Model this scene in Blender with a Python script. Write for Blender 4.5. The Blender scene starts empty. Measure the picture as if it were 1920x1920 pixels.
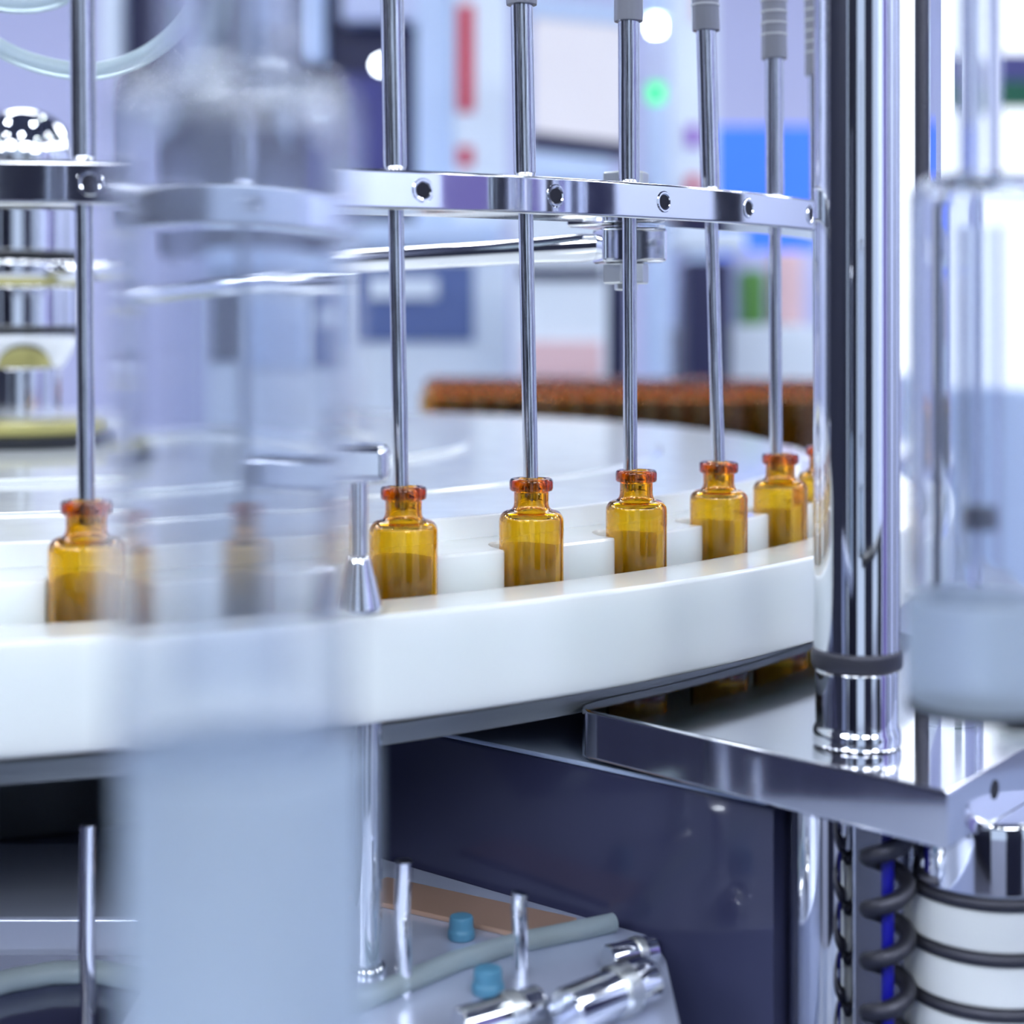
import bpy, bmesh, math, random
from mathutils import Vector, Matrix
random.seed(7)
PI = math.pi
U = 0.02            # one vial diameter (20 mm) is the working unit
EYE = 1.25          # camera height above the hall floor, metres
F = 3034.0          # focal length in pixels of the 1920 frame
HZ = 620.0          # horizon row
sc = bpy.context.scene
C = sc.collection

# ------------------------------------------------------------------ camera
cam = bpy.data.cameras.new('camera'); camo = bpy.data.objects.new('camera', cam); C.objects.link(camo)
camo.location = (0, 0, EYE); camo.rotation_euler = (PI/2, 0, 0)
cam.sensor_width = 36; cam.lens = F*36/1920; cam.shift_y = -(960-HZ)/1920
cam.clip_start = 0.01; cam.clip_end = 60
cam.dof.use_dof = True; cam.dof.focus_distance = 25.6*U; cam.dof.aperture_fstop = 6.3; cam.dof.aperture_blades = 9
sc.camera = camo
# ------------------------------------------------------------------ world, view
w = bpy.data.worlds.new('hall_air'); sc.world = w; w.use_nodes = True
w.node_tree.nodes['Background'].inputs[0].default_value = (0.60, 0.74, 1.0, 1)
w.node_tree.nodes['Background'].inputs[1].default_value = 0.55
vs = sc.view_settings
vs.view_transform = 'Standard'; vs.look = 'None'; vs.gamma = 1; vs.use_curve_mapping = False; vs.exposure = 0.85
try:
    sc.cycles.max_bounces = 13; sc.cycles.transmission_bounces = 12; sc.cycles.transparent_max_bounces = 12
    sc.cycles.glossy_bounces = 6; sc.cycles.diffuse_bounces = 3; sc.cycles.caustics_reflective = False
    sc.cycles.sample_clamp_indirect = 8
except Exception: pass

# ------------------------------------------------------------------ materials
def srgb(r, g, b):
    f = lambda c: (c/255/12.92) if c/255 <= 0.04045 else ((c/255+0.055)/1.055)**2.4
    return (f(r), f(g), f(b), 1)
def mat(name, col, rough=0.4, metal=0.0, trans=0.0, ior=1.45, coat=0.0, emit=None, es=0.0, noise=None, bump=None, sss=0.0, alpha=1.0):
    m = bpy.data.materials.new(name); m.use_nodes = True
    nt = m.node_tree; b = nt.nodes['Principled BSDF']
    b.inputs['Base Color'].default_value = col if len(col) == 4 else (*col, 1)
    b.inputs['Roughness'].default_value = rough; b.inputs['Metallic'].default_value = metal
    b.inputs['Transmission Weight'].default_value = trans; b.inputs['IOR'].default_value = ior
    b.inputs['Coat Weight'].default_value = coat; b.inputs['Coat Roughness'].default_value = 0.05
    if sss:
        b.inputs['Subsurface Weight'].default_value = sss; b.inputs['Subsurface Radius'].default_value = (0.012, 0.012, 0.012)
        b.inputs['Subsurface Scale'].default_value = 1.0
    if emit: b.inputs['Emission Color'].default_value = (*emit[:3], 1); b.inputs['Emission Strength'].default_value = es
    if noise:                      # (scale xyz, amount): fine streaks in roughness and colour
        tc = nt.nodes.new('ShaderNodeTexCoord'); mp = nt.nodes.new('ShaderNodeMapping'); nz = nt.nodes.new('ShaderNodeTexNoise')
        mp.inputs['Scale'].default_value = noise[0]; nz.inputs['Scale'].default_value = 1.0; nz.inputs['Detail'].default_value = 4
        nt.links.new(tc.outputs['Object'], mp.inputs[0]); nt.links.new(mp.outputs[0], nz.inputs['Vector'])
        mr = nt.nodes.new('ShaderNodeMapRange'); mr.inputs['To Min'].default_value = max(0, rough-noise[1]); mr.inputs['To Max'].default_value = rough+noise[1]
        nt.links.new(nz.outputs['Fac'], mr.inputs['Value']); nt.links.new(mr.outputs[0], b.inputs['Roughness'])
        if bump:
            bp = nt.nodes.new('ShaderNodeBump'); bp.inputs['Strength'].default_value = bump; bp.inputs['Distance'].default_value = 0.0004
            nt.links.new(nz.outputs['Fac'], bp.inputs['Height']); nt.links.new(bp.outputs[0], b.inputs['Normal'])
    return m
def milky(name, glasscol, haze, hazecol, rough=0.0, ior=1.45):
    """clear plastic or glass with a share of scattering in it"""
    m = bpy.data.materials.new(name); m.use_nodes = True; nt = m.node_tree
    for n in list(nt.nodes): nt.nodes.remove(n)
    o = nt.nodes.new('ShaderNodeOutputMaterial'); g = nt.nodes.new('ShaderNodeBsdfGlass'); d = nt.nodes.new('ShaderNodeBsdfDiffuse')
    t = nt.nodes.new('ShaderNodeBsdfTranslucent'); a = nt.nodes.new('ShaderNodeMixShader'); x = nt.nodes.new('ShaderNodeMixShader')
    g.inputs['Color'].default_value = (*glasscol, 1); g.inputs['Roughness'].default_value = rough; g.inputs['IOR'].default_value = ior
    d.inputs['Color'].default_value = (*hazecol, 1); t.inputs['Color'].default_value = (*hazecol, 1)
    a.inputs[0].default_value = 0.5; nt.links.new(d.outputs[0], a.inputs[1]); nt.links.new(t.outputs[0], a.inputs[2])
    x.inputs[0].default_value = haze; nt.links.new(g.outputs[0], x.inputs[1]); nt.links.new(a.outputs[0], x.inputs[2])
    nt.links.new(x.outputs[0], o.inputs[0]); return m

M = dict(
 pom   = mat('white_acetal', (0.83, 0.88, 0.87), 0.22, coat=0.4, noise=((40, 40, 40), 0.06), sss=0.7),
 pom2  = mat('white_acetal_disc', (0.84, 0.87, 0.88), 0.16, coat=0.3, noise=((60, 60, 60), 0.05)),
 chrome= mat('polished_steel', (0.82, 0.83, 0.86), 0.06, 1.0, noise=((200, 200, 200), 0.03)),
 mirror= mat('mirror_steel', (0.80, 0.81, 0.86), 0.09, 1.0, noise=((90, 90, 20), 0.03), bump=0.02),
 steel = mat('drawn_steel', (0.64, 0.65, 0.69), 0.14, 1.0, noise=((2500, 2500, 30), 0.10), bump=0.15),
 nut   = mat('brushed_nut_steel', (0.66, 0.68, 0.68), 0.34, 1.0, noise=((900, 900, 200), 0.1), bump=0.1),
 dark  = mat('dark_machined_aluminium', (0.34, 0.36, 0.36), 0.42, 0.6, noise=((60, 60, 1800), 0.14), bump=0.25),
 black = mat('black_plastic', (0.012, 0.014, 0.02), 0.35),
 hole  = mat('unlit_thread', (0.02, 0.02, 0.03), 0.5, 0.6),  # near-black painted for the shade inside screw holes
 rodd  = mat('blackened_rod', (0.08, 0.08, 0.10), 0.4, 0.8, noise=((2000, 2000, 900), 0.15), bump=0.5),
 brass = mat('olive_brass_ring', (0.48, 0.44, 0.16), 0.28, 0.3),
 glass = milky('clear_glass', (0.97, 0.98, 1.0), 0.06, (0.80, 0.87, 1.0)),
 glass2= milky('clear_acrylic', (0.97, 0.98, 1.0), 0.03, (0.85, 0.9, 1.0)),
 frost = milky('frosted_plastic', (0.86, 0.93, 1.0), 0.52, (0.74, 0.84, 0.95), 0.4),
 silic = mat('grey_silicone', (0.24, 0.245, 0.29), 0.22, coat=0.5),
 band  = mat('clear_hose_band', (0.50, 0.51, 0.55), 0.25),
 hose  = milky('milky_hose', (0.85, 0.92, 0.95), 0.6, (0.66, 0.76, 0.80), 0.15, 1.4),
 hous  = mat('violet_black_housing', (0.045, 0.048, 0.105), 0.14, 0.0, coat=0.6),
 cab   = mat('white_cabinet_paint', (0.80, 0.88, 0.98), 0.4),
 cab2  = mat('pale_blue_paint', (0.58, 0.71, 0.95), 0.45),
 navy  = mat('navy_panel', (0.018, 0.02, 0.075), 0.4),
 indig = mat('indigo_panel', (0.07, 0.07, 0.25), 0.5),
 slate = mat('slate_blue_screen', (0.12, 0.17, 0.38), 0.25),
 red   = mat('red_print', (0.62, 0.015, 0.06), 0.5),
 violet= mat('violet_reflection_panel', (0.24, 0.19, 0.52), 0.5),
 lilac = mat('lilac_wall_paint', (0.56, 0.58, 0.83), 0.7),
 pink  = mat('pinkish_plastic', (0.80, 0.55, 0.58), 0.5),
 green = mat('dark_green_print', (0.0, 0.11, 0.06), 0.5),
 leaf  = mat('leaf_green', (0.10, 0.28, 0.06), 0.5),
 purple= mat('purple_print', (0.30, 0.08, 0.55), 0.5),
 copper= mat('tan_reflection_strip', (0.55, 0.36, 0.27), 0.3, 0.4),
 teal  = mat('teal_reflection', (0.08, 0.24, 0.38), 0.35),
 boardglow= mat('white_board_glow', (0.85, 0.88, 0.92), 0.5, emit=(0.9, 0.95, 1.0), es=0.6),  # emission added so a plain white board looks overexposed
 blue  = mat('deep_blue_rod', (0.01, 0.01, 0.35), 0.3),
 sheet = mat('pale_reflection_sheet', (0.55, 0.66, 0.90), 0.18, coat=.5),  # pale blue painted for light reflected in the polished housing top
 bluep = mat('blue_backlit_panel', (0.02, 0.12, 0.8), 0.5, emit=(0.03, 0.12, 0.95), es=0.62),
 screen= mat('monitor_screen', (0.72, 0.70, 0.74), 0.4, emit=(0.9, 0.86, 0.9), es=0.12),
 ledw  = mat('white_lamp', (1, 1, 1), 0.5, emit=(0.8, 0.9, 1.0), es=14),
 ledg  = mat('green_lamp', (0.02, .5, 0.15), 0.5, emit=(0.03, 0.75, 0.22), es=0.85),
 lamp  = mat('fill_panel_light', (1, 1, 1), 0.5, emit=(0.86, 0.92, 1.0), es=13),
 spot  = mat('spot_lens', (1, 1, 1), 0.5, emit=(0.84, 0.92, 1.0), es=105),
 satin = mat('satin_steel', (0.62, 0.68, 0.88), 0.24, 0.45, noise=((40, 40, 40), 0.06)),
 part  = mat('dark_reflection_screen', (0.012, 0.014, 0.035), 0.7),
 can   = mat('spot_can_black', (0.03, 0.03, 0.035), 0.5),
 floor = mat('grey_hall_floor', (0.10, 0.105, 0.15), 0.35, noise=((3, 3, 3), 0.1)),
 ceil  = mat('dark_hall_ceiling', (0.11, 0.12, 0.17), 0.8),
 wall  = mat('pale_hall_wall', (0.62, 0.67, 0.88), 0.8),
 bench = mat('grey_blue_bench', (0.16, 0.20, 0.33), 0.35),
)

def amber_glass():
    m = bpy.data.materials.new('amber_glass'); m.use_nodes = True; nt = m.node_tree
    b = nt.nodes['Principled BSDF']; b.inputs['Base Color'].default_value = (1, 1, 1, 1); b.inputs['Roughness'].default_value = 0.0
    b.inputs['Transmission Weight'].default_value = 1.0; b.inputs['IOR'].default_value = 1.5
    v = nt.nodes.new('ShaderNodeVolumeAbsorption'); v.inputs['Color'].default_value = (0.962, 0.832, 0.0, 1); v.inputs['Density'].default_value = 2200
    nt.links.new(v.outputs[0], nt.nodes['Material Output'].inputs['Volume']); return m
M['amber'] = amber_glass()

# ------------------------------------------------------------------ mesh helpers (all in units of U, relative to the thing's origin)
def W(p): return Vector((p[0]*U, p[1]*U, EYE+p[2]*U))
def P(px, py, z): return ((px-960)/F*z, z, (HZ-py)/F*z)       # frame position at a chosen depth
def link(name, me, m, parent=None, loc=None):
    o = bpy.data.objects.new(name, me); C.objects.link(o)
    if m is not None: me.materials.clear(); me.materials.append(M[m])
    if parent: o.parent = parent
    elif loc is not None: o.location = W(loc)
    return o
def finish(bm, angle=35):
    bmesh.ops.recalc_face_normals(bm, faces=bm.faces)
    bmesh.ops.scale(bm, vec=(U, U, U), verts=bm.verts)
    me = bpy.data.meshes.new('m'); bm.to_mesh(me); bm.free()
    for p in me.polygons: p.use_smooth = True
    me.set_sharp_from_angle(angle=math.radians(angle)); return me
def obj(name, bm, m, parent=None, loc=None, angle=35):
    me = finish(bm, angle); me.name = name; o = link(name, me, m, parent, loc)
    wn = o.modifiers.new('weighted_normal', 'WEIGHTED_NORMAL'); wn.keep_sharp = True; wn.weight = 90   # keeps long flat faces flat beside their bevels
    return o
def tag(o, label, cat, group=None, kind=None):
    o['label'] = label; o['category'] = cat
    if group: o['group'] = group
    if kind: o['kind'] = kind
    return o
def thing(name, loc, label, cat, group=None):
    o = bpy.data.objects.new(name, None); C.objects.link(o); o.location = W(loc); o.empty_display_size = 0.01
    return tag(o, label, cat, group)
def struct(name, bm, m):
    o = obj(name, bm, m, None, (0, 0, 0)); o['kind'] = 'structure'; return o
def NB(): return bmesh.new()
def lathe(bm, prof, seg=48, c=(0, 0), close=True):
    """prof: list of (r,h); r==0 makes a pole. close joins last to first ring (shell)"""
    rings = []
    for r, h in prof:
        if r <= 1e-6: rings.append([bm.verts.new((c[0], c[1], h))])
        else: rings.append([bm.verts.new((c[0]+r*math.cos(2*PI*i/seg), c[1]+r*math.sin(2*PI*i/seg), h)) for i in range(seg)])
    pairs = list(zip(rings[:-1], rings[1:])) + ([(rings[-1], rings[0])] if close else [])
    for a, b in pairs:
        if len(a) == 1 and len(b) == 1: continue
        for i in range(seg):
            j = (i+1) % seg
            if len(a) == 1: bm.faces.new((a[0], b[i], b[j]))
            elif len(b) == 1: bm.faces.new((a[i], a[j], b[0]))
            else: bm.faces.new((a[i], a[j], b[j], b[i]))
    return bm
def solid(prof, bev=0.03):
    """closed solid of revolution with softened corners"""
    p = [(0, prof[0][1])]
    n = len(prof)
    for i, (r, h) in enumerate(prof):
        a = prof[i-1] if i else (0, h); b = prof[i+1] if i < n-1 else (0, h)
        d1 = math.hypot(a[0]-r, a[1]-h); d2 = math.hypot(b[0]-r, b[1]-h); k = min(bev, d1*0.4, d2*0.4)
        if k < 1e-4: p.append((r, h)); continue
        p.append((r+(a[0]-r)/d1*k, h+(a[1]-h)/d1*k))
        p.append((r+(a[0]-r)/d1*k*0.3+(b[0]-r)/d2*k*0.3, h+(a[1]-h)/d1*k*0.3+(b[1]-h)/d2*k*0.3))
        p.append((r+(b[0]-r)/d2*k, h+(b[1]-h)/d2*k))
    p.append((0, prof[-1][1])); return p
def cyl(bm, r, h0, h1, bev=0.03, c=(0, 0), seg=48): return lathe(bm, solid([(r, h0), (r, h1)], bev), seg, c, False)
def box(bm, x0, x1, y0, y1, z0, z1, bev=0.0, rot=0.0, piv=(0, 0), segs=2):
    g = bmesh.ops.create_cube(bm, size=1)['verts']
    for v in g: v.co = Vector(((x0+x1)/2+v.co.x*(x1-x0), (y0+y1)/2+v.co.y*(y1-y0), (z0+z1)/2+v.co.z*(z1-z0)))
    if bev:
        es = list({e for v in g for e in v.link_edges})
        r = bmesh.ops.bevel(bm, geom=es, offset=bev, segments=segs, affect='EDGES', profile=0.5)
        g = list({v for f in r['faces'] for v in f.verts} | {v for v in g if v.is_valid})
        seen = set(g); st = list(g)
        while st:
            v = st.pop()
            for e in v.link_edges:
                o = e.other_vert(v)
                if o not in seen: seen.add(o); st.append(o)
        g = list(seen)
    if rot: bmesh.ops.rotate(bm, verts=g, cent=(piv[0], piv[1], 0), matrix=Matrix.Rotation(rot, 3, 'Z'))
    return bm
def prism(bm, pts, z0, z1, bev=0.0):
    b = [bm.verts.new((x, y, z0)) for x, y in pts]; t = [bm.verts.new((x, y, z1)) for x, y in pts]; n = len(pts)
    bm.faces.new(t); bm.faces.new(b[::-1])
    for i in range(n): bm.faces.new((b[i], b[(i+1) % n], t[(i+1) % n], t[i]))
    if bev:
        es = [e for e in bm.edges if (e.verts[0].co.z == e.verts[1].co.z)]
        bmesh.ops.bevel(bm, geom=es, offset=bev, segments=3, affect='EDGES', profile=0.5)
    return bm
def tube(bm, path, r, seg=16, cap=True):
    pts = [Vector(p) for p in path]; rings = []; n = len(pts); up = Vector((0, 0, 1)); prev = None
    for i in range(n):
        t = (pts[min(i+1, n-1)]-pts[max(i-1, 0)]).normalized()
        if prev is None:
            s = t.cross(up)
            if s.length < 1e-3: s = t.cross(Vector((1, 0, 0)))
        else: s = prev-t*prev.dot(t)
        s.normalize(); prev = s; q = t.cross(s)
        rr = r[i] if isinstance(r, (list, tuple)) else r
        rings.append([bm.verts.new(pts[i]+rr*(s*math.cos(2*PI*k/seg)+q*math.sin(2*PI*k/seg))) for k in range(seg)])
    for a, b in zip(rings[:-1], rings[1:]):
        for k in range(seg): bm.faces.new((a[k], a[(k+1) % seg], b[(k+1) % seg], b[k]))
    if cap: bm.faces.new(rings[0][::-1]); bm.faces.new(rings[-1])
    return bm
CX, CY, R = -12.579, 41.723, 21.12
def pol(t, r): a = math.radians(t); return (CX+r*math.sin(a), CY-r*math.cos(a))
def rrect(r0, r1, h0, h1, k, n=4):
    o = []
    for (cr, ch, s) in ((r1-k, h1-k, 0), (r0+k, h1-k, 90), (r0+k, h0+k, 180), (r1-k, h0+k, 270)):
        for i in range(n+1):
            a = math.radians(s+90*i/n); o.append((cr+k*math.cos(a), ch+k*math.sin(a)))
    return o
def arcband(bm, sec, a0, a1, n, lift=None):
    """sweep a section (r,h) about the wheel axis, absolute coordinates"""
    rings = []
    for i in range(n+1):
        t = a0+(a1-a0)*i/n; ring = []
        for r, h in sec:
            x, y = pol(t, r); ring.append(bm.verts.new((x, y, h+(lift(x) if lift else 0))))
        rings.append(ring)
    m = len(sec)
    for a, b in zip(rings[:-1], rings[1:]):
        for k in range(m): bm.faces.new((a[k], a[(k+1) % m], b[(k+1) % m], b[k]))
    bm.faces.new(rings[0]); bm.faces.new(rings[-1][::-1]); return bm
def shift(bm, o):
    bmesh.ops.translate(bm, vec=(-o[0], -o[1], -o[2]), verts=bm.verts); return bm
FLOOR = -EYE/U
BASE = -11.0
T0, DT, N = 18.95, 360/58, 58
TK = lambda k: T0+DT*k

# ------------------------------------------------------------------ the hall
Wm = lambda v: v/U
bm = NB(); box(bm, Wm(-5), Wm(5), Wm(-4.6), Wm(6), FLOOR-3, FLOOR); struct('floor', bm, 'floor')
bm = NB(); box(bm, Wm(-5), Wm(5), Wm(-4.6), Wm(6), Wm(2.35), Wm(2.35)+3); struct('ceiling', bm, 'ceil')
bm = NB(); box(bm, Wm(-5), Wm(5), Wm(6), Wm(6)+4, FLOOR, Wm(2.35)); struct('wall_back', bm, 'lilac')
bm = NB(); box(bm, Wm(-5)-4, Wm(-5), Wm(-4.2), Wm(6), FLOOR, Wm(2.35)); struct('wall_left', bm, 'wall')
bm = NB(); box(bm, Wm(5), Wm(5)+4, Wm(-4.2), Wm(6), FLOOR, Wm(2.35)); struct('wall_right', bm, 'wall')
FILL_PANELS = [(x, y) for y in (-4.0, -3.3, -2.6, 3.6) for x in (-3.4, -1.2, 1.2, 3.4)]+[(x, y) for y in (-0.9, 0.6, 2.1) for x in (-3.9, 3.9)]  # unseen ceiling panels added for soft fill light
side = {-3.4: 'far left', -1.2: 'left of centre', 1.2: 'right of centre', 3.4: 'far right', -3.9: 'along the left wall', 3.9: 'along the right wall'}
row = {-4.0: 'last row behind the viewer', -3.3: 'middle row behind the viewer', -2.6: 'first row behind the viewer', 3.6: 'row before the back wall', -0.9: 'rear one', 0.6: 'middle one', 2.1: 'front one'}
bm = NB(); box(bm, -Wm(.62), Wm(.62), -Wm(.26), Wm(.26), -1.5, 0); fm = finish(bm); fm.materials.append(M['can'])
bm = NB(); box(bm, -Wm(.58), Wm(.58), -Wm(.22), Wm(.22), -1.9, -1.5); dm = finish(bm); dm.materials.append(M['lamp'])
for x, y in FILL_PANELS:
    t = thing('fill_ceiling_panel', (Wm(x), Wm(y), Wm(2.35)), 'unseen white ceiling panel added for soft light, %s, %s' % (row[y], side[x]), 'ceiling light', 'added ceiling light panels')
    link('frame', fm, None, t); link('diffuser', dm, None, t)
bm = NB(); cyl(bm, Wm(.06), -9, 0, .3, seg=20); cm_ = finish(bm); cm_.materials.append(M['can'])
bm = NB(); cyl(bm, Wm(.045), -9.5, -9, .1, seg=20); lm_ = finish(bm); lm_.materials.append(M['spot'])
ROWN = ('first', 'second', 'third', 'fourth', 'fifth')
for j, y in enumerate((-1.9, -0.6, 0.9, 2.6)):
    for i, x in enumerate((-2.6, -1.2, 0.1, 1.5, 2.8)):
        t = thing('spotlight', (Wm(x+0.12*math.sin(3*j+i)), Wm(y), Wm(2.35)), 'small black can spotlight, %s row from the rear, %s from left' % (ROWN[j], ROWN[i]), 'spotlight', 'ceiling spotlights')
        link('housing', cm_, None, t); link('lens', lm_, None, t)
# unseen dark screens added beside and behind the viewer for dark chrome reflections
for nm, x0, x1, y0, y1, lab in (('left', -2.3, -2.2, -2.6, 0.9, 'unseen dark navy screen added for reflections, left of the viewer'), ('rear', -2.0, -0.5, -2.7, -2.6, 'unseen dark navy screen added for reflections, behind the viewer on the left'), ('rear', 0.5, 1.6, -2.2, -2.1, 'unseen dark navy screen added for reflections, behind the viewer on the right')):
    O = (Wm((x0+x1)/2), Wm((y0+y1)/2), FLOOR); t = thing('reflection_screen', O, lab, 'partition', 'unseen screens for dark reflections')
    bm = NB(); box(bm, Wm(x0), Wm(x1), Wm(y0), Wm(y1), FLOOR+2, Wm(1.15), .5); obj('dark_panel', shift(bm, O), 'part', t)
    bm = NB(); box(bm, Wm(x0)-1, Wm(x1)+1, Wm(y0)-1, Wm(y1)+1, FLOOR, FLOOR+2, .3); obj('foot_rail', shift(bm, O), 'can', t)

for nm, y0, y1, m, lab in (('reflected_banner', -0.62, -0.08, 'violet', 'unseen violet banner added for bar reflections, right of the viewer'), ('stand_cabinet', 0.10, 0.34, 'navy', 'unseen tall navy cabinet added for bar reflections, right of the wheel'), ('stand_cabinet', 0.95, 1.15, 'part', 'unseen narrow black cabinet added for bar reflections, past the wheel')):  # unseen stands added for violet and dark reflections in the bar
    O = (Wm(2.05), Wm((y0+y1)/2), FLOOR); t = thing(nm, O, lab, nm.split('_')[-1], 'unseen stands on the right for reflections')
    bm = NB(); box(bm, Wm(2.0), Wm(2.08), Wm(y0), Wm(y1), FLOOR+4, Wm(0.85), .5); obj('panel', shift(bm, O), m, t)
    bm = NB(); box(bm, Wm(1.94), Wm(2.14), Wm(y0), Wm(y1), FLOOR, FLOOR+4, .5); obj('foot', shift(bm, O), 'can', t)

# ------------------------------------------------------------------ machine base and lower levels
bm = NB(); box(bm, -45, 24, 15, 98, FLOOR, BASE, 0.4); tag(obj('machine_base', bm, 'bench', None, (0, 0, 0)), 'grey blue machine base cabinet under the whole filling line', 'machine base')
# star wheel
O = (CX, CY, -4.6)
t = thing('star_wheel', O, 'large white plastic star wheel disc with vial pockets round its rim', 'star wheel')
out = []; RT = R+0.02; rp = 0.535
for k in range(-10, N-10):
    c = TK(k)
    for i in range(13):
        a = PI*i/12                       # half circle open to the outside
        rr = R-0.85*math.sin(a); tt = -rp*math.cos(a)*(1-0.05*math.sin(a))
        out.append((c+math.degrees(tt/rr), rr if 0 < i < 12 else RT))
bm = NB(); n = len(out); rin = R-2.4
rows_ = []
for h, rad in ((-4.6, None), (-3.38, None), (-3.34, .02), (-3.34, 'in'), (-4.6, 'in')):
    rg = []
    for a, r in out:
        q = rin if rad == 'in' else (r-(rad or 0)); x, y = pol(a, q); rg.append(bm.verts.new((x, y, h)))
    rows_.append(rg)
rows_.append(rows_[0])
for a, b in zip(rows_[:-1], rows_[1:]):
    for i in range(n): bm.faces.new((a[i], a[(i+1) % n], b[(i+1) % n], b[i]))
obj('toothed_rim', shift(bm, O), 'pom', t, angle=25)
bm = NB(); lathe(bm, solid([(19.7, -4.5), (19.7, -2.98), (16.4, -2.98), (16.3, -2.92), (0.5, -2.92)], 0.05), 160, (CX, CY), False); obj('upper_disc', shift(bm, O), 'pom2', t)
bm = NB(); lathe(bm, rrect(9.0, 11.5, -2.95, -2.80, 0.06), 120, (CX, CY), True); obj('raised_ring', shift(bm, O), 'pom2', t)
# guide rail
bm = NB(); arcband(bm, rrect(R+0.54, R+1.72, -5.25, -3.80, 0.07), -14, 96, 150)
tag(obj('guide_rail', bm, 'pom', None, (0, 0, 0)), 'thick white plastic curved guide rail in front of the amber vials', 'guide rail')
# support ring under the vials
bm = NB(); arcband(bm, rrect(R-1.6, R+0.62, -5.86, -5.55, 0.03), -14, 96, 150)
tag(obj('support_ring', bm, 'dark', None, (0, 0, 0)), 'dark grey machined ring below the white rail, carrying the vials', 'support ring')
t = thing('wheel_pedestal', (CX, CY, BASE), 'dark pedestal under the star wheel with a flat disc, lower left below the rail', 'pedestal')
bm = NB(); lathe(bm, solid([(19.45, -6.4), (19.45, -5.62), (18.0, -5.62), (18.0, -4.62)], 0.08), 140, (CX, CY), False); obj('disc', shift(bm, (CX, CY, BASE)), 'black', t)
bm = NB(); cyl(bm, 7, BASE, -6.4, .1, (CX, CY), 80); obj('column', shift(bm, (CX, CY, BASE)), 'dark', t)

# vials
def vial_mesh():
    o = [(0, 0.03), (0.30, 0.03), (0.40, 0.0), (0.46, 0.012), (0.49, 0.04), (0.50, 0.09), (0.50, 0.16), (0.50, 2.58), (0.50, 2.62)]
    for i in range(1, 7):
        a = PI/2*i/6; o.append((0.34+0.16*math.cos(a), 2.62+0.16*math.sin(a)))
    o += [(0.305, 2.80), (0.278, 2.84), (0.268, 2.89), (0.268, 3.06), (0.275, 3.075), (0.315, 3.08), (0.333, 3.10), (0.338, 3.13), (0.338, 3.22), (0.33, 3.25), (0.31, 3.268),
          (0.235, 3.27), (0.21, 3.255), (0.20, 3.22), (0.20, 2.90), (0.215, 2.82), (0.25, 2.765), (0.32, 2.735)]
    for i in range(1, 6):
        a = PI/2*(1-i/5); o.append((0.335+0.115*math.cos(a), 2.615+0.115*math.sin(a)))
    o += [(0.452, 2.55), (0.452, 0.30), (0.452, 0.22), (0.44, 0.15), (0.40, 0.105), (0.30, 0.10), (0, 0.13)]
    bm = NB(); lathe(bm, o, 56, close=False); me = finish(bm, 60); me.materials.append(M['amber']); return me
VM = vial_mesh()
VL = {0: 'amber glass vial at far left, under the leftmost steel needle', 1: 'amber glass vial seen blurred through the large clear syringe barrel',
      2: 'amber vial just right of the foreground syringe, beside the chrome clamp rod', 3: 'amber glass vial second to the right of the foreground syringe',
      4: 'amber vial under the needle at the hex bolt, middle of the sharp row', 5: 'amber vial second to the left of the thick chrome post',
      6: 'amber vial immediately left of the thick chrome post', 7: 'amber vial half hidden behind the left edge of the chrome post'}
for k in range(0, 8):
    x, y = pol(TK(k), R); o = link('amber_vial', VM, None, None, (x, y, -5.55)); o.rotation_euler.z = random.uniform(0, 6)
    tag(o, VL[k], 'vial', 'amber vials in the star wheel')

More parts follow.
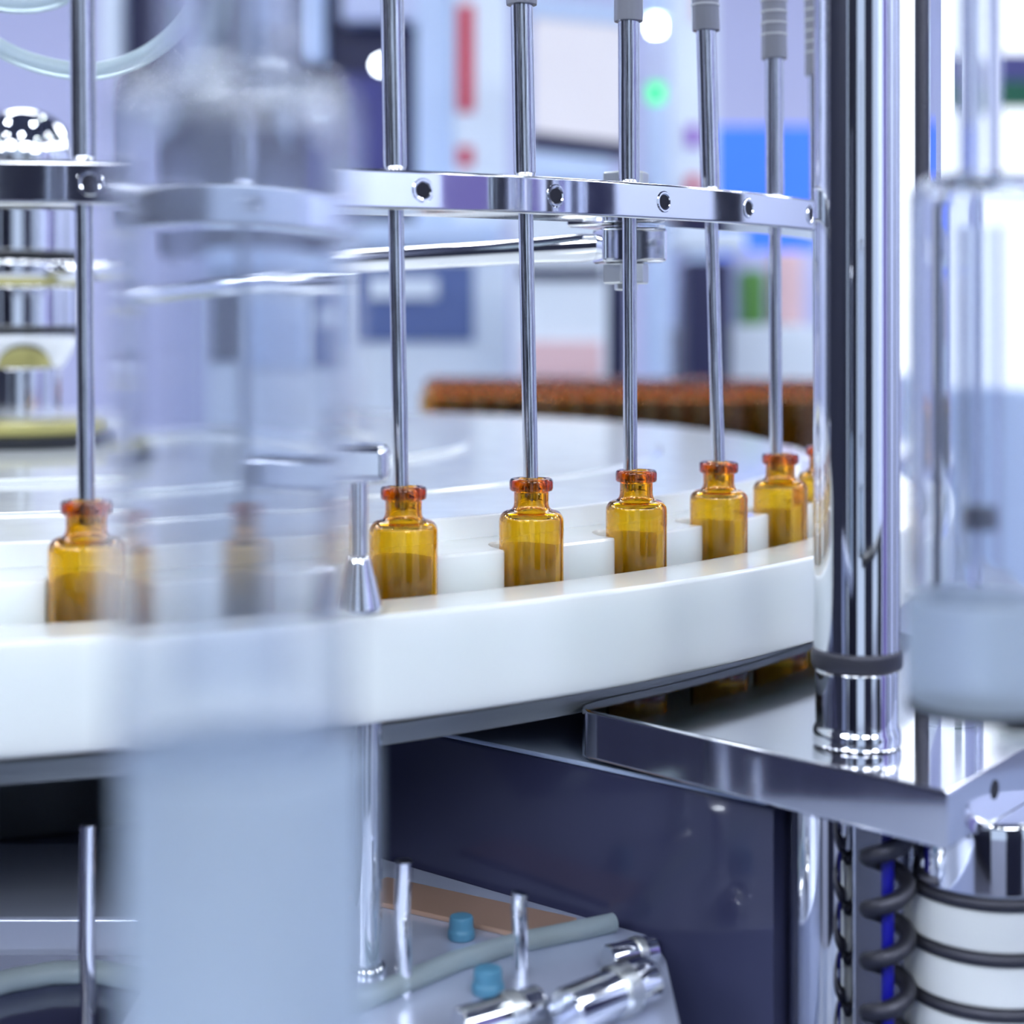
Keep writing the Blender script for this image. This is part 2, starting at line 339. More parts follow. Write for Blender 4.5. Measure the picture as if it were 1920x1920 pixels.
# filling needles with hoses
lift = lambda x: 0.017*(x+1.58)
BB, BT = 1.72, 2.29            # bar underside and top
NOFF = {0: (-5, 0), 1: (-8, -3), 2: (-15, -5), 3: (-11, -1), 4: (-13, -11), 5: (-14, -1), 6: (-10, -8), 7: (-8, -4)}
NL = {0: 'steel filling needle at far left, with screw hole in the bar beside it', 1: 'steel filling needle behind the large clear syringe barrel', 2: 'steel filling needle just right of the foreground syringe, its sleeve running off the top',
      3: 'steel filling needle with only the end of its grey hose showing at the top', 4: 'steel filling needle in front of the hex bolt on the curved bar',
      5: 'steel filling needle second to the left of the thick chrome post', 6: 'steel filling needle immediately left of the thick chrome post', 7: 'steel filling needle behind the thick chrome post'}
for k in range(0, 8):
    x, y = pol(TK(k), R); s = F/y; dt_, db = NOFF[k][0]/s, NOFF[k][1]/s
    L = lift(x); hb, hc = BT+L, -2.28
    f = lambda h: db+(dt_-db)*(h-hc)/(2.0-hc)
    O = (x, y, -2.75); t = thing('filling_needle', O, NL[k], 'filling needle', 'filling needles on the curved bar')
    bm = NB(); tube(bm, [(f(h), 0, h+2.75) for h in (-2.62, -2.55, 0, BB+L+0.1, hb)], [0.10, 0.116, 0.116, 0.116, 0.116], 28); obj('needle_tube', bm, 'steel', t)
    top = 8.2
    bm = NB(); tube(bm, [(f(h), 0, h+2.75) for h in (hb+0.003, hb+0.02, hb+0.10, hb+0.13, 4, top)], [0.10, 0.13, 0.165, 0.172, 0.172, 0.172], 32); obj('sleeve', bm, 'steel', t)
    h0 = 5.05+random.uniform(-.03, .06)+(0.12 if k in (5,) else 0)
    bm = NB()
    prof = [(0.176, h0), (0.235, h0), (0.24, h0+0.03), (0.235, h0+0.5), (0.235, top), (0.176, top)]
    lathe(bm, [(r, h) for r, h in prof], 32, (0, 0), True)
    for v in bm.verts: v.co.x += f(v.co.z); v.co.z += 2.75
    hs = obj('hose', bm, 'silic', t)
    for j in range(9):
        hh = h0+0.42+0.21*j
        bm = NB(); lathe(bm, rrect(0.232, 0.248, hh, hh+0.045, 0.008, 2), 32, close=True)
        for v in bm.verts: v.co.x += f(v.co.z); v.co.z += 2.75
        obj('hose_band', bm, 'band', hs)

# curved needle bar
bx, by = pol(46.0, R-0.92)
O = (bx, by, BB); t = thing('needle_bar', O, 'polished steel curved bar holding the needles, with threaded holes and a round support arm', 'needle bar')
bm = NB(); arcband(bm, rrect(R-0.58, R+0.60, BB, BT, 0.05), -8, 82, 200, lift)
bar = obj('curved_bar', shift(bm, O), 'chrome', t)
for k in range(0, 9):                   # dark discs for the shade in threaded set-screw holes, each with a raised lip
    a = TK(k); q = math.radians(a); d = Vector((math.sin(q), -math.cos(q), 0)); x, y = pol(a, R+0.602); L = lift(x)
    c = Vector((x, y, (BB+BT)/2+L))-Vector(O)
    mt = d.to_track_quat('Z', 'Y').to_matrix().to_4x4(); mt.translation = c
    bm = NB(); lathe(bm, [(0.115, -0.01), (0.175, -0.01), (0.175, 0.004), (0.16, 0.018), (0.135, 0.018), (0.115, 0.004)], 28, close=True); bm.transform(mt); lip = obj('hole_lip', bm, 'chrome', bar)
    bm = NB(); lathe(bm, [(0, 0.004), (0.118, 0.004), (0.118, -0.01), (0, -0.01)], 28, close=False); bm.transform(mt); obj('hole_shade', bm, 'hole', bar)
# lug, bolt, nuts
Lz = lift(bx)
ang = math.radians(46.0)
bm = NB(); box(bm, -0.55, 0.55, -0.5, 0.9, BB+Lz+.0, BT+Lz-.05, 0.06, ang); bmesh.ops.translate(bm, vec=(bx, by, 0), verts=bm.verts); obj('lug', shift(bm, O), 'chrome', t)
b0, b1 = BB+Lz-0.62, BB+Lz-0.03
bm = NB(); box(bm, -0.5, 0.62, -0.45, 0.5, b0, b1, 0.07, 0.15); bmesh.ops.translate(bm, vec=(bx, by, 0), verts=bm.verts); obj('clamp_block', shift(bm, O), 'chrome', t)
def hexnut(h0, h1):
    bm = NB(); pts = [(0.40*math.cos(PI/3*i+0.2), 0.40*math.sin(PI/3*i+0.2)) for i in range(6)]
    prism(bm, pts, h0, h1, 0.035); bmesh.ops.translate(bm, vec=(bx, by, 0), verts=bm.verts); return shift(bm, O)
obj('hex_nut', hexnut(BT+Lz+0.03, BT+Lz+0.36), 'nut', t); obj('hex_nut', hexnut(b0-0.36, b0-0.01), 'nut', t)
bm = NB(); cyl(bm, 0.2, b0-0.47, BT+Lz+0.34, 0.03, (bx, by), 28); obj('bolt', shift(bm, O), 'nut', t)
ah = (b0+b1)/2
ex, ey = pol(46.0, 1.53)
bm = NB(); pts = []
for i in range(25):
    s = i/24; x = bx+(ex-bx)*s; y = by+(ey-by)*s; pts.append((x-0.2*(1-s), y, ah-0.06*math.sin(s*PI)))
tube(bm, pts, [0.20, 0.25, 0.235]+[0.225]*22, 28); obj('support_arm', shift(bm, O), 'chrome', t)

# hub
O = (CX, CY, -2.92); t = thing('wheel_hub', O, 'stacked chrome hub with a domed top at the wheel centre, far left', 'hub')
def hub(name, prof, m, bev=0.04):
    bm = NB(); lathe(bm, solid(prof, bev), 64, (CX, CY), False); obj(name, shift(bm, O), m, t)
hub('base_disc', [(2.4, -2.91), (2.4, -2.62)], 'black'); hub('yellow_ring', [(2.15, -2.62), (2.15, -2.28)], 'brass', .08)
hub('neck', [(0.92, -2.28), (0.92, -0.95)], 'chrome'); hub('cone', [(0.95, -0.95), (1.42, -0.22), (1.45, -0.08)], 'chrome')
hub('seal', [(1.56, -0.08), (1.56, 0.10)], 'black'); hub('lower_collar', [(1.5, 0.10), (1.5, 1.12)], 'chrome'); hub('brass_washer', [(1.52, 1.12), (1.52, 1.28)], 'brass')
hub('lock_nut', [(1.42, 1.28), (1.46, 1.4), (1.46, 1.72), (1.40, 1.82)], 'chrome'); hub('gap_ring', [(1.5, 1.82), (1.5, 2.0)], 'black')
hub('upper_collar', [(1.58, 2.0), (1.58, 3.25), (1.2, 3.3), (1.2, 4.3)], 'chrome')
bm = NB(); lathe(bm, [(0, 4.3), (1.36, 4.3)]+[(1.36*math.cos(a*PI/24), 4.36+1.34*math.sin(a*PI/24)) for a in range(0, 12)]+[(0, 5.70)], 64, (CX, CY), False); obj('dome', shift(bm, O), 'chrome', t)

# clamp rod left of the first sharp vial
O = (-2.06, 21.8, -3.80); t = thing('rail_clamp', O, 'chrome clamp standing on the white rail beside the syringe edge, with a block head', 'clamp')
def cp(name, bm, m='chrome'): obj(name, shift(bm, O), m, t)
bm = NB(); lathe(bm, solid([(0.30, -3.795), (0.32, -3.72), (0.17, -3.10), (0.14, -3.02)], .05), 40, O[:2], False); cp('cone_foot', bm)
bm = NB(); cyl(bm, 0.125, -3.02, -2.04, .01, O[:2], 32); cp('thin_rod', bm)
bm = NB(); box(bm, -3.4, -1.66, 21.5, 22.1, -2.04, -1.53, 0.12, segs=4); cp('head_block', bm)
O = (-1.96, 22.05, -8.8); t = thing('rail_post', O, 'chrome post between the tray and the underside of the rail, beside the frosted base', 'post')
bm = NB(); lathe(bm, solid([(0.19, -8.79), (0.19, -5.26)], .03), 40, O[:2], False); obj('shaft', shift(bm, O), 'chrome', t)
bm = NB(); lathe(bm, solid([(0.26, -8.795), (0.26, -8.65), (0.2, -8.6)], .03), 40, O[:2], False); obj('foot', shift(bm, O), 'chrome', t)

# polished plate with the thick post
def ang_of(x, y): return math.degrees(math.atan2(x-CX, CY-y))
A = (1.15, 24.35); B = (5.38, 20.0); D = (6.85, 21.9)
a0 = ang_of(1.32, 24.85)
pts = [(1.30, 24.17)]+[B, D]
pts += [(10.5, 26.6)]
pts += [pol(x, R+0.66) for x in [62-(62-a0)*i/16 for i in range(17)]]
pts += [(1.08, 24.66), (1.06, 24.46), (1.14, 24.29)]
bm = NB(); prism(bm, pts, -6.44, -5.70, 0.05)
t = thing('base_plate', (4.5, 22.5, -6.44), 'mirror polished steel plate with a rounded corner under the rail at lower right', 'plate')
obj('plate', shift(bm, (4.5, 22.5, -6.44)), 'mirror', t)
mid = ((B[0]+D[0])/2+.22, (B[1]+D[1])/2+.28); dd = Vector((D[1]-B[1], -(D[0]-B[0]), 0)).normalized()
mt = dd.to_track_quat('Z', 'Y').to_matrix().to_4x4(); mt.translation = Vector((mid[0], mid[1], -6.02))
bm = NB(); lathe(bm, [(0, 0.006), (0.13, 0.006), (0.13, -0.02), (0, -0.02)], 24, close=False); bm.transform(mt); obj('screw_hole_shade', shift(bm, (4.5, 22.5, -6.44)), 'hole', t)  # dark disc for the shade inside the screw hole
O = (4.75, 22.3, -5.70); t = thing('chrome_post', O, 'thick polished chrome post standing on the plate right of the vials', 'post')
bm = NB(); cyl(bm, 0.585, -4.52, 11, .04, O[:2], 72); obj('shaft', shift(bm, O), 'chrome', t)
bm = NB(); lathe(bm, solid([(0.60, -4.64), (0.62, -4.58), (0.62, -4.42), (0.60, -4.36)], .04), 72, O[:2], False); obj('groove_ring', shift(bm, O), 'rodd', t)
bm = NB(); lathe(bm, solid([(0.60, -5.695), (0.60, -5.5), (0.56, -5.42), (0.56, -4.64)], .05), 72, O[:2], False); obj('foot', shift(bm, O), 'chrome', t)
# slim items on the plate
O = (5.85, 23.1, -5.70); bm = NB(); tube(bm, [O, (O[0], O[1], 11)], 0.10, 20)
tag(obj('threaded_rod', shift(bm, O), 'rodd', None, O), 'thin dark threaded rod between the chrome post and the clear tube', 'rod')
O = (6.38, 23.6, -5.70); bm = NB(); lathe(bm, [(0.38, -5.70), (0.48, -5.70), (0.48, 11), (0.38, 11)], 56, O[:2], True)
tag(obj('clear_tube', shift(bm, O), 'glass2', None, O), 'clear acrylic tube right of the thin dark rod, top right', 'tube')
# column and bellows below the plate
O = (4.33, 22.6, BASE); t = thing('support_column', O, 'chrome column under the polished plate, lower right', 'column')
bm = NB(); cyl(bm, 0.46, BASE, -6.45, .03, O[:2], 56); obj('shaft', shift(bm, O), 'chrome', t)
bm = NB(); cyl(bm, 0.13, BASE, -6.45, .02, (O[0]+.02, O[1]+.8), 28); obj('side_rod', shift(bm, O), 'chrome', t)
O = (5.05, 21.75, BASE); t = thing('coil_spring', O, 'dark steel coil spring round a blue rod, left of the ribbed white stack', 'spring')
pts = [(O[0]+.27*math.cos(a*PI/8), O[1]+.27*math.sin(a*PI/8), BASE+.08+a/16*0.70) for a in range(int(16*(-6.56-BASE)/0.70))]
bm = NB(); tube(bm, pts, 0.12, 12); obj('coil', shift(bm, O), 'rodd', t)
bm = NB(); cyl(bm, 0.085, BASE, -6.46, .02, O[:2], 24); obj('blue_rod', shift(bm, O), 'blue', t)
O = (6.52, 22.2, BASE); t = thing('bellows_stack', O, 'ribbed stack of white rings with dark grooves at the lower right corner', 'ring stack')
bm = NB(); lathe(bm, solid([(1.14, -7.42), (1.14, -6.60), (1.1, -6.45)], .05), 72, O[:2], False); obj('top_collar', shift(bm, O), 'chrome', t)
h = -7.42
for i in range(5):
    bm = NB(); lathe(bm, rrect(0.8, 1.18, h-0.17, h, 0.07), 72, O[:2], True); obj('groove_ring', shift(bm, O), 'rodd', t)
    bm = NB(); lathe(bm, solid([(1.12, h-0.72), (1.12, h-0.17)], .05), 72, O[:2], False); obj('white_ring', shift(bm, O), 'pom2', t)
    h -= 0.72

# housing and lower tray
dv = Vector((4.58, -3.75)).normalized(); nv = Vector((-dv.y, dv.x))
p0 = Vector((-0.77, 26.0))-dv*5; p1 = Vector((3.62, 22.41))
q = [p0, p1, p1+nv*9, p0+nv*9]
bm = NB(); prism(bm, [tuple(v) for v in q], BASE, -6.6, 0.06)
t = tag(obj('lower_housing', bm, 'hous', None, (0, 0, 0)), 'dark violet glossy housing box below the wheel with a bright top edge', 'housing')
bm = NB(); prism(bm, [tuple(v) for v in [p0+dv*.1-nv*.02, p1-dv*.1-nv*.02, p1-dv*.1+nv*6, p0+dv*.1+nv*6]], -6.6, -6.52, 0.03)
obj('top_reflection', bm, 'sheet', t)  # thin sheet coloured like the light reflected there
e0 = p0+dv*9.0
pts = [(-5.0, 14.5), (1.3, 14.5), (1.9, 14.8), (2.1, 15.4), (2.15, 22.6)]
far = p0+dv*((2.15-p0.x)/dv.x)-nv*0.08
pts += [(far.x, far.y-0.02), (p0.x, p0.y-0.08), (p0.x, 27.8), (-5.0, 27.8)]
bm = NB(); prism(bm, pts, BASE+0.02, -8.8, 0.08)
tag(obj('lower_tray', bm, 'satin', None, (0, 0, 0)), 'pale satin steel tray at the bottom, left of the dark housing face', 'tray')
bm = NB(); prism(bm, [(-22, 24.25), (-5.06, 24.25), (-5.06, 27.8), (-22, 27.8)], BASE+0.01, -8.8, 0.08)
tag(obj('steel_step', bm, 'satin', None, (0, 0, 0)), 'pale satin steel step behind the dark cover plate at lower left', 'step')
bm = NB(); prism(bm, [(-22, 15.1), (-5.05, 15.1), (-5.05, 24.15), (-22, 24.15)], BASE+0.01, -9.3, 0.06)
tag(obj('lower_cover', bm, 'hous', None, (0, 0, 0)), 'dark glossy cover plate at the lower left corner before the tray', 'cover plate')
def on_cover(px, py, up): z = (9.3-up)*F/(py-HZ); return ((px-960)/F*z, z, -9.3+up)
pts = [on_cover(*q, .16) for q in ((-60, 1862), (20, 1838), (100, 1824), (180, 1822), (260, 1836), (330, 1862))]
O = pts[0]; bm = NB(); tube(bm, pts, 0.16, 20); tag(obj('tray_hose', shift(bm, O), 'hose', None, O), 'pale hose bent across the dark cover plate at lower left', 'hose')
REFLECTION_PINS = [((165, 1925), -6.6, 'needle reflection built as a thin pin at the lower left corner, left of the frosted base'), ((757, 1862), -7.05, 'needle reflection built as a thin pin on the tray just right of the frosted base'), ((975, 1832), -7.65, 'needle reflection built as a shorter pin on the tray, right of the other pin')]
for (px, py), top, lab in REFLECTION_PINS:  # solid pins stand for needle reflections in the polished surfaces
    lv = 9.3 if px < 300 else 8.8
    z = lv*F/(py-HZ); x = (px-960)/F*z
    bm = NB(); tube(bm, [(0, 0, 0), (0.01, 0, .5), (-.02, 0, 1.0), (0, 0, top+lv)], 0.11, 20)
    tag(obj('reflection_pin', bm, 'chrome', None, (x, z, -lv)), lab, 'pin', 'needle reflections built as pins')
def on_tray(px, py, lift_=0): z = (8.8-lift_)*F/(py-HZ); return ((px-960)/F*z, z, -8.8+lift_)
bm = NB(); pts = [on_tray(*q) for q in ((640, 1890, .14), (740, 1850, .14), (860, 1800, .14), (980, 1765, .14), (1080, 1745, .14), (1150, 1730, .14))]
O = pts[0]; tube(bm, pts, 0.14, 20); tag(obj('tray_hose', shift(bm, O), 'hose', None, O), 'pale green hose lying across the lower tray behind the pins', 'hose')
for (a, b, r, lab) in (((1060, 1900), (1215, 1835), .30, 'fat chrome fitting lying at the right end of the tray'), ((860, 1925), (1010, 1880), .22, 'small chrome fitting lying at the bottom edge of the tray'), ((1140, 1800), (1225, 1780), .2, 'short chrome fitting near the rounded tray end')):
    p, q = on_tray(*a, r), on_tray(*b, r); O = p
    t = thing('pipe_fitting', (O[0], O[1], -8.8), lab, 'fitting', 'fittings on the lower tray')
    P0 = Vector(p); P1 = Vector(q); O2 = (O[0], O[1], -8.8)
    bm = NB(); tube(bm, [P0, P0.lerp(P1, .03), P0.lerp(P1, .97), P1], [r*.9, r, r, r*.9], 32); obj('body', shift(bm, O2), 'chrome', t)
    bm = NB(); tube(bm, [P0.lerp(P1, .55), P0.lerp(P1, .58), P0.lerp(P1, .72), P0.lerp(P1, .75)], [r, r*1.12, r*1.12, r], 32); obj('collar', shift(bm, O2), 'nut', t)
for i, (px, py, m, lab, r) in enumerate(((865, 1760, 'teal', 'small teal blue reflection built as a cap on the tray between the two pins', .2), (915, 1862, 'teal', 'teal blue reflection built as a cap on the tray before the hose', .22))):
    O = on_tray(px, py); bm = NB(); lathe(bm, solid([(r, 0), (r, .12), (r*.9, .16), (r*.86, .34)], .04), 28, close=False)
    tag(obj('reflection_cap', bm, m, None, O), lab, 'cap', 'teal reflections on the lower tray')  # caps stand for blurred teal reflections in the tray
bm = NB()
for a, b in (((690, 1665), (1050, 1745)), ):
    p, q = on_tray(*a, .04), on_tray(*b, .04); p = Vector(p); q = Vector(q); d = (q-p).normalized(); s = Vector((-d.y, d.x, 0))*.5
    prism(bm, [(v.x, v.y) for v in (p-s, q-s, q+s, p+s)], -8.8, -8.72, 0.02)
tag(obj('reflection_strip', bm, 'copper', None, (0, 0, 0)), 'pinkish tan tray reflection built as a flat strip along the housing', 'strip')  # strip colour stands for pinkish reflections in the polished tray

# ------------------------------------------------------------------ foreground syringes
def syringe(px, z, r, h_top, h_bot, h_low, rb, r_in, bore, neck, name, lab, seal=None, dark_foot=False, bdx=0.0):
    x = (px-960)/F*z; O = (x, z, h_low); t = thing(name, O, lab, 'syringe', 'glass dosing syringes')
    k = 0.22
    prof = [(r_in, h_bot), (r, h_bot), (r, h_top-k)]+[(r-k+k*math.cos(a*PI/12), h_top-k+k*math.sin(a*PI/12)) for a in range(1, 7)]+[(neck, h_top), (neck, h_top+3), (neck-.05, h_top+3), (neck-.04, h_top-.08), (r_in-.1, h_top-.1), (r_in, h_top-.25)]
    bm = NB(); lathe(bm, prof, 72, (x, z), True); obj('barrel', shift(bm, O), 'glass', t)
    bm = NB(); lathe(bm, [(bore-.01, h_bot+.3), (bore, h_bot+.3), (bore, h_top-.5), (bore-.01, h_top-.5)], 56, (x, z), True); obj('plunger', shift(bm, O), 'glass2', t)
    bm = NB(); lathe(bm, solid([(rb, h_low), (rb, h_bot-.005)], .05), 72, (x+bdx, z), False); obj('frosted_base', shift(bm, O), 'frost', t)
    if seal:
        bm = NB(); lathe(bm, solid([(bore-.03, seal-.12), (bore-.03, seal+.12)], .03), 48, (x, z), False); obj('plunger_seal', shift(bm, O), 'navy', t)
    if dark_foot:
        bm = NB(); lathe(bm, solid([(rb+.02, h_low-.08), (rb+.02, h_low)], .03), 72, (x, z), False); obj('black_foot', shift(bm, O), 'black', t)
    return t, O
t, O = syringe(436, 9.0, 0.668, 1.40, -2.30, -5.2, 0.675, 0.645, 0.31, 0.36, 'glass_syringe', 'large out of focus clear syringe barrel with frosted base in the left foreground', bdx=0.075)
t, O = syringe(1838, 16.0, 0.69, 1.53, -2.62, -3.68, 0.70, 0.66, 0.20, 0.2, 'glass_syringe', 'clear syringe with frosted base on a black foot at the right edge', seal=-1.85, dark_foot=True)
# brackets that carry the two syringes
bm = NB(); box(bm, O[0]+.2, O[0]+9, 15.8, 16.5, -3.95, -3.77, .05); o = obj('syringe_bracket', shift(bm, (O[0], 16, BASE)), 'black', None, (O[0], 16, BASE)); tag(o, 'black bracket arm under the right syringe', 'bracket')
bm = NB(); box(bm, O[0]+6.5, O[0]+8.5, 15.4, 16.7, BASE, -3.95, .06); obj('bracket_leg', shift(bm, (O[0], 16, BASE)), 'black', o)
x = (436-960)/F*9
bm = NB(); box(bm, x-9, x+.8, 8.2, 9.8, -5.7, -5.21, .06); o = obj('syringe_bracket', shift(bm, (x, 9, -5.7)), 'satin', None, (x, 9, -5.7)); tag(o, 'steel shelf below the frame carrying the large left syringe', 'bracket')
bm = NB(); box(bm, x-9, x-7, 8.2, 9.8, FLOOR, -5.7, .06); obj('bracket_leg', shift(bm, (x, 9, -5.7)), 'satin', o)

# hoses at top left
def hose_loop(name, pxs, z, r, lab):
    ctrl = [Vector(P(a, b, z)) for a, b in pxs]; pts = []
    n = len(ctrl)
    for i in range(n-1):
        p0, p1, p2, p3 = ctrl[max(i-1, 0)], ctrl[i], ctrl[i+1], ctrl[min(i+2, n-1)]
        for j in range(8):
            s = j/8; pts.append(0.5*((2*p1)+(p2-p0)*s+(2*p0-5*p1+4*p2-p3)*s*s+(3*p1-p0-3*p2+p3)*s**3))
    pts.append(ctrl[-1]); O = tuple(ctrl[0]); bm = NB(); tube(bm, pts, r, 20); tag(obj(name, shift(bm, O), 'hose', None, O), lab, 'hose', 'milky hoses at top left')
hose_loop('milky_hose', [(-260, -300), (-160, -60), (-60, 40), (0, 90), (80, 122), (170, 134), (250, 115), (320, 70), (375, 5), (420, -80), (460, -300)], 30, 0.17, 'milky hose looping below the other one, behind the leftmost needle')
hose_loop('milky_hose', [(-260, -350), (-140, -90), (-60, -15), (20, 8), (100, 0), (160, -40), (260, -160), (330, -350)], 31, 0.17, 'milky hose just touching the top left corner')

# ------------------------------------------------------------------ vials waiting behind
O = (6.2, 82, BASE); t = thing('turntable', O, 'round steel table behind the wheel carrying a crowd of amber vials', 'turntable')
bm = NB(); lathe(bm, solid([(14.6, -6.2), (14.6, -5.56)], .05), 100, O[:2], False); obj('table_top', shift(bm, O), 'mirror', t)
bm = NB(); cyl(bm, 4, BASE, -6.2, .05, O[:2], 60); obj('pedestal', shift(bm, O), 'dark', t)
for r_ in range(11):
    z = 69.5+r_*0.93
    xs = -3.6+(0.53 if r_ % 2 else 0)
    k = 0
    while xs+1.06*k < 16.5:
        x = xs+1.06*k; k += 1
        zz = z-(x-4)*0.22*(1 if x > 4 else .5)
        if math.hypot(x-6.2, zz-82) > 14.0: continue
        if r_ < 2 and x < 0.9: continue
        o = link('amber_vial', VM, None, None, (x, zz, -5.55)); o.rotation_euler.z = random.uniform(0, 6)
        tag(o, 'blurred amber vial in the crowd standing on the round table behind the wheel', 'vial', 'amber vials waiting on the turntable')

# ------------------------------------------------------------------ background hall, all far out of focus
def slab(name, x0, y0, x1, y1, z, d, m, parent=None, O=(0, 0, 0), bev=0.3, slant=0.0):
    """upright block whose front face covers that frame area at depth z"""
    a, b = P(x0, y1, z), P(x1, y0, z); bm = NB(); box(bm, a[0], b[0], z, z+d, a[2], b[2], bev)
    if slant:
        for v in bm.verts: v.co.z -= (v.co.x-a[0])*slant
    return obj(name, shift(bm, O), m, parent, None if parent else O)
def bgthing(name, px, z, lab, cat, group=None, base=FLOOR): O = ((px-960)/F*z, z, base); return thing(name, O, lab, cat, group), O
# white machine with dark window behind the wheel
t, O = bgthing('packing_machine', 640, 120, 'blurred white machine cabinet with a slate window behind the wheel', 'machine')
fy = HZ-FLOOR/120*F
slab('cabinet', 330, 455, 955, fy, 120, 30, 'cab', t, O); w1 = slab('window', 664, 492, 888, 640, 119.6, .6, 'slate', t, O, .1); slab('window', 352, 492, 450, 640, 119.6, .6, 'navy', t, O, .1)
slab('window', 470, 520, 640, 650, 119.6, .6, 'cab2', t, O, .1); slab('window_glare', 690, 520, 820, 560, 119.2, .4, 'cab', w1, O, .1)  # small white slab stands for glare on the slate window
slab('shelf', 330, 415, 930, 462, 118, 30, 'cab2', t, O)
t, O = bgthing('banner_column', 865, 124, 'pale column with a red printed stripe behind the curved bar', 'column')
slab('column', 780, -700, 850, 420, 124, 8, 'cab2', t, O); slab('panel', 850, -700, 952, 430, 123, 9, 'cab', t, O)
slab('red_stripe', 858, 8, 888, 210, 122.8, .3, 'red', t, O, .05); slab('red_stripe', 858, 275, 886, 312, 122.8, .3, 'red', t, O, .05)
t, O = bgthing('dark_booth', 480, 170, 'dark navy booth wall at upper left behind the syringe', 'booth')
slab('navy_wall', 225, -900, 790, 420, 170, 12, 'navy', t, O); slab('indigo_panel', 640, 140, 730, 330, 169, 1, 'indig', t, O); slab('pale_post', 556, -900, 606, 118, 166, 3, 'cab2', t, O)
slab('white_post', 186, -900, 224, 130, 166, 3, 'cab', t, O); slab('grey_beam', 640, -60, 780, 38, 166, 3, 'wall', t, O)
t, O = bgthing('small_lamp', 715, 150, 'small round bluish lamp glowing in the dark booth', 'lamp', base=(HZ-122)/F*150-1)
bm = NB(); bmesh.ops.create_uvsphere(bm, u_segments=20, v_segments=12, radius=.55); bmesh.ops.translate(bm, vec=(0, 0, 1), verts=bm.verts); obj('bulb', bm, 'ledw', t)
bm = NB(); tube(bm, [(0, .2, 1), (0, 18, 1)], .25, 12); obj('stem', bm, 'can', t)
# monitor
t, O = bgthing('monitor', 1080, 110, 'large blurred monitor with a cream white screen and dark lower edge', 'monitor')
slab('screen', 1000, 28, 1172, 252, 110, 1.2, 'screen', t, O, .1, .10); slab('lower_bezel', 992, 246, 1180, 276, 109.8, 1.6, 'navy', t, O, .1, .12); slab('upper_bezel', 992, -10, 1180, 30, 109.8, 1.6, 'cab2', t, O, .1, .1)
slab('chin', 990, 283, 1145, 330, 110, 1.4, 'cab2', t, O, .1, .08); slab('stand', 1040, 320, 1100, fy*110/120, 112, 3, 'cab2', t, O)
t, O = bgthing('control_box', 1050, 103, 'pale box with a dark slot below the monitor', 'control box')
slab('box', 965, 395, 1140, 720, 103, 6, 'cab', t, O); slab('slot', 975, 500, 1132, 522, 102.6, .6, 'navy', t, O, .1); slab('pink_front', 985, 640, 1128, 705, 102.6, .6, 'pink', t, O, .1); slab('body', 965, 720, 1140, HZ-FLOOR/103*F, 103.2, 5.5, 'cab2', t, O)
t, O = bgthing('dark_stand', 1155, 116, 'narrow dark stand right of the pale control box', 'stand'); slab('panel', 1138, 478, 1178, HZ-FLOOR/116*F, 116, 4, 'navy', t, O)
# signal tower
z = 112; t, O = bgthing('signal_tower', 1230, z, 'signal tower with a white lamp above a green lamp', 'signal tower')
s = z/F
def st(name, y0, y1, r, m):
    bm = NB(); cyl(bm, r*s, (HZ-y1)*s-O[2], (HZ-y0)*s-O[2], .1, seg=24); obj(name, bm, m, t)
st('pole', 198, HZ-FLOOR/z*F, 20, 'cab2'); st('green_lamp', 158, 192, 15, 'ledg'); st('grey_tier', 75, 158, 22, 'wall'); st('white_lamp', 38, 62, 12, 'ledw'); st('top_tier', -60, 34, 22, 'cab2')
t, O = bgthing('white_pillar', 1295, 130, 'bright white pillar with purple and red marks right of the signal tower', 'pillar')
slab('pillar', 1262, -800, 1345, 430, 130, 8, 'cab', t, O); slab('purple_mark', 1288, 235, 1312, 275, 129.6, .5, 'purple', t, O, .05); slab('red_mark', 1288, 330, 1312, 360, 129.6, .5, 'red', t, O, .05); slab('pink_mark', 1300, -60, 1322, 40, 129.6, .5, 'pink', t, O, .05)
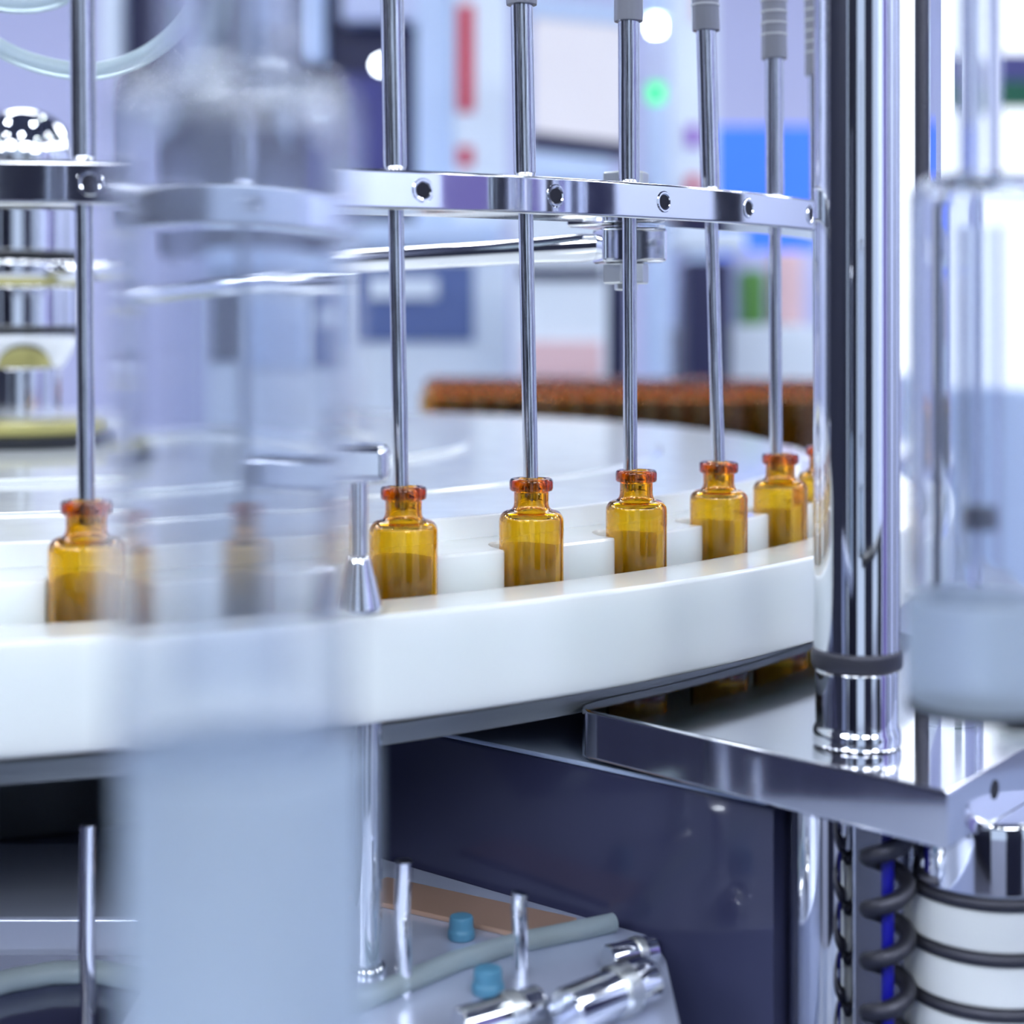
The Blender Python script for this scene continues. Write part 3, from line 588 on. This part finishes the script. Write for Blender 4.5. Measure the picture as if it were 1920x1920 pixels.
slab('foot', 1262, 430, 1345, HZ-FLOOR/130*F, 130.2, 7, 'cab2', t, O)
t, O = bgthing('blue_panel', 1440, 150, 'saturated blue backlit panel behind the right needles', 'panel')
slab('panel', 1340, 236, 1535, 480, 150, 3, 'bluep', t, O); slab('leg', 1360, 480, 1400, HZ-FLOOR/150*F, 151, 1.5, 'cab2', t, O); slab('leg', 1500, 480, 1540, HZ-FLOOR/150*F, 151, 1.5, 'cab2', t, O)
t, O = bgthing('white_counter', 1440, 126, 'white counter with coloured goods below the blue panel', 'counter')
slab('counter', 1262, 610, 1560, HZ-FLOOR/119*F, 119, 6, 'cab', t, O); slab('ledge', 1265, 430, 1400, 470, 120, 5, 'cab', t, O); slab('ledge_support', 1270, 470, 1290, 610, 121, 3, 'lilac', t, O); slab('back_board', 1375, 470, 1570, 612, 126, 2, 'lilac', t, O)
slab('red_print', 1272, 620, 1295, 700, 118.7, .4, 'red', t, O, .05); slab('pink_print', 1305, 630, 1345, 700, 118.7, .4, 'pink', t, O, .05)
for (a, b, c, m, lab) in ((1395, 505, 1440, 'leaf', 'blurred green box on the white counter'), (1455, 470, 1510, 'pink', 'blurred pink box on the white counter')):
    p = P(a, 610, 119); hh = (610-b)/F*119; ww = (c-a)/F*119
    bm = NB(); box(bm, 0, ww, 1, 4, .01, hh, .3); tag(obj('goods_box', bm, m, None, (p[0], 119, p[2])), lab, 'box', 'goods on the counter')
t, O = bgthing('dark_cabinet', 1330, 112, 'dark navy cabinet behind the needle second from the post', 'cabinet'); slab('cabinet', 1288, 488, 1372, HZ-FLOOR/112*F, 112, 6, 'navy', t, O)
# right edge
t, O = bgthing('green_sign', 1895, 110, 'white board with added glow, dark green and navy print at the upper right edge', 'sign')
slab('board', 1660, -700, 2100, 700, 112, 2, 'boardglow', t, O); slab('green_print', 1866, 150, 2000, 200, 111.4, .8, 'green', t, O, .05); slab('navy_print', 1866, 100, 2000, 152, 111.4, .8, 'indig', t, O, .05)
slab('board_foot', 1700, 700, 2060, HZ-FLOOR/112*F, 112.2, 1.6, 'cab2', t, O)
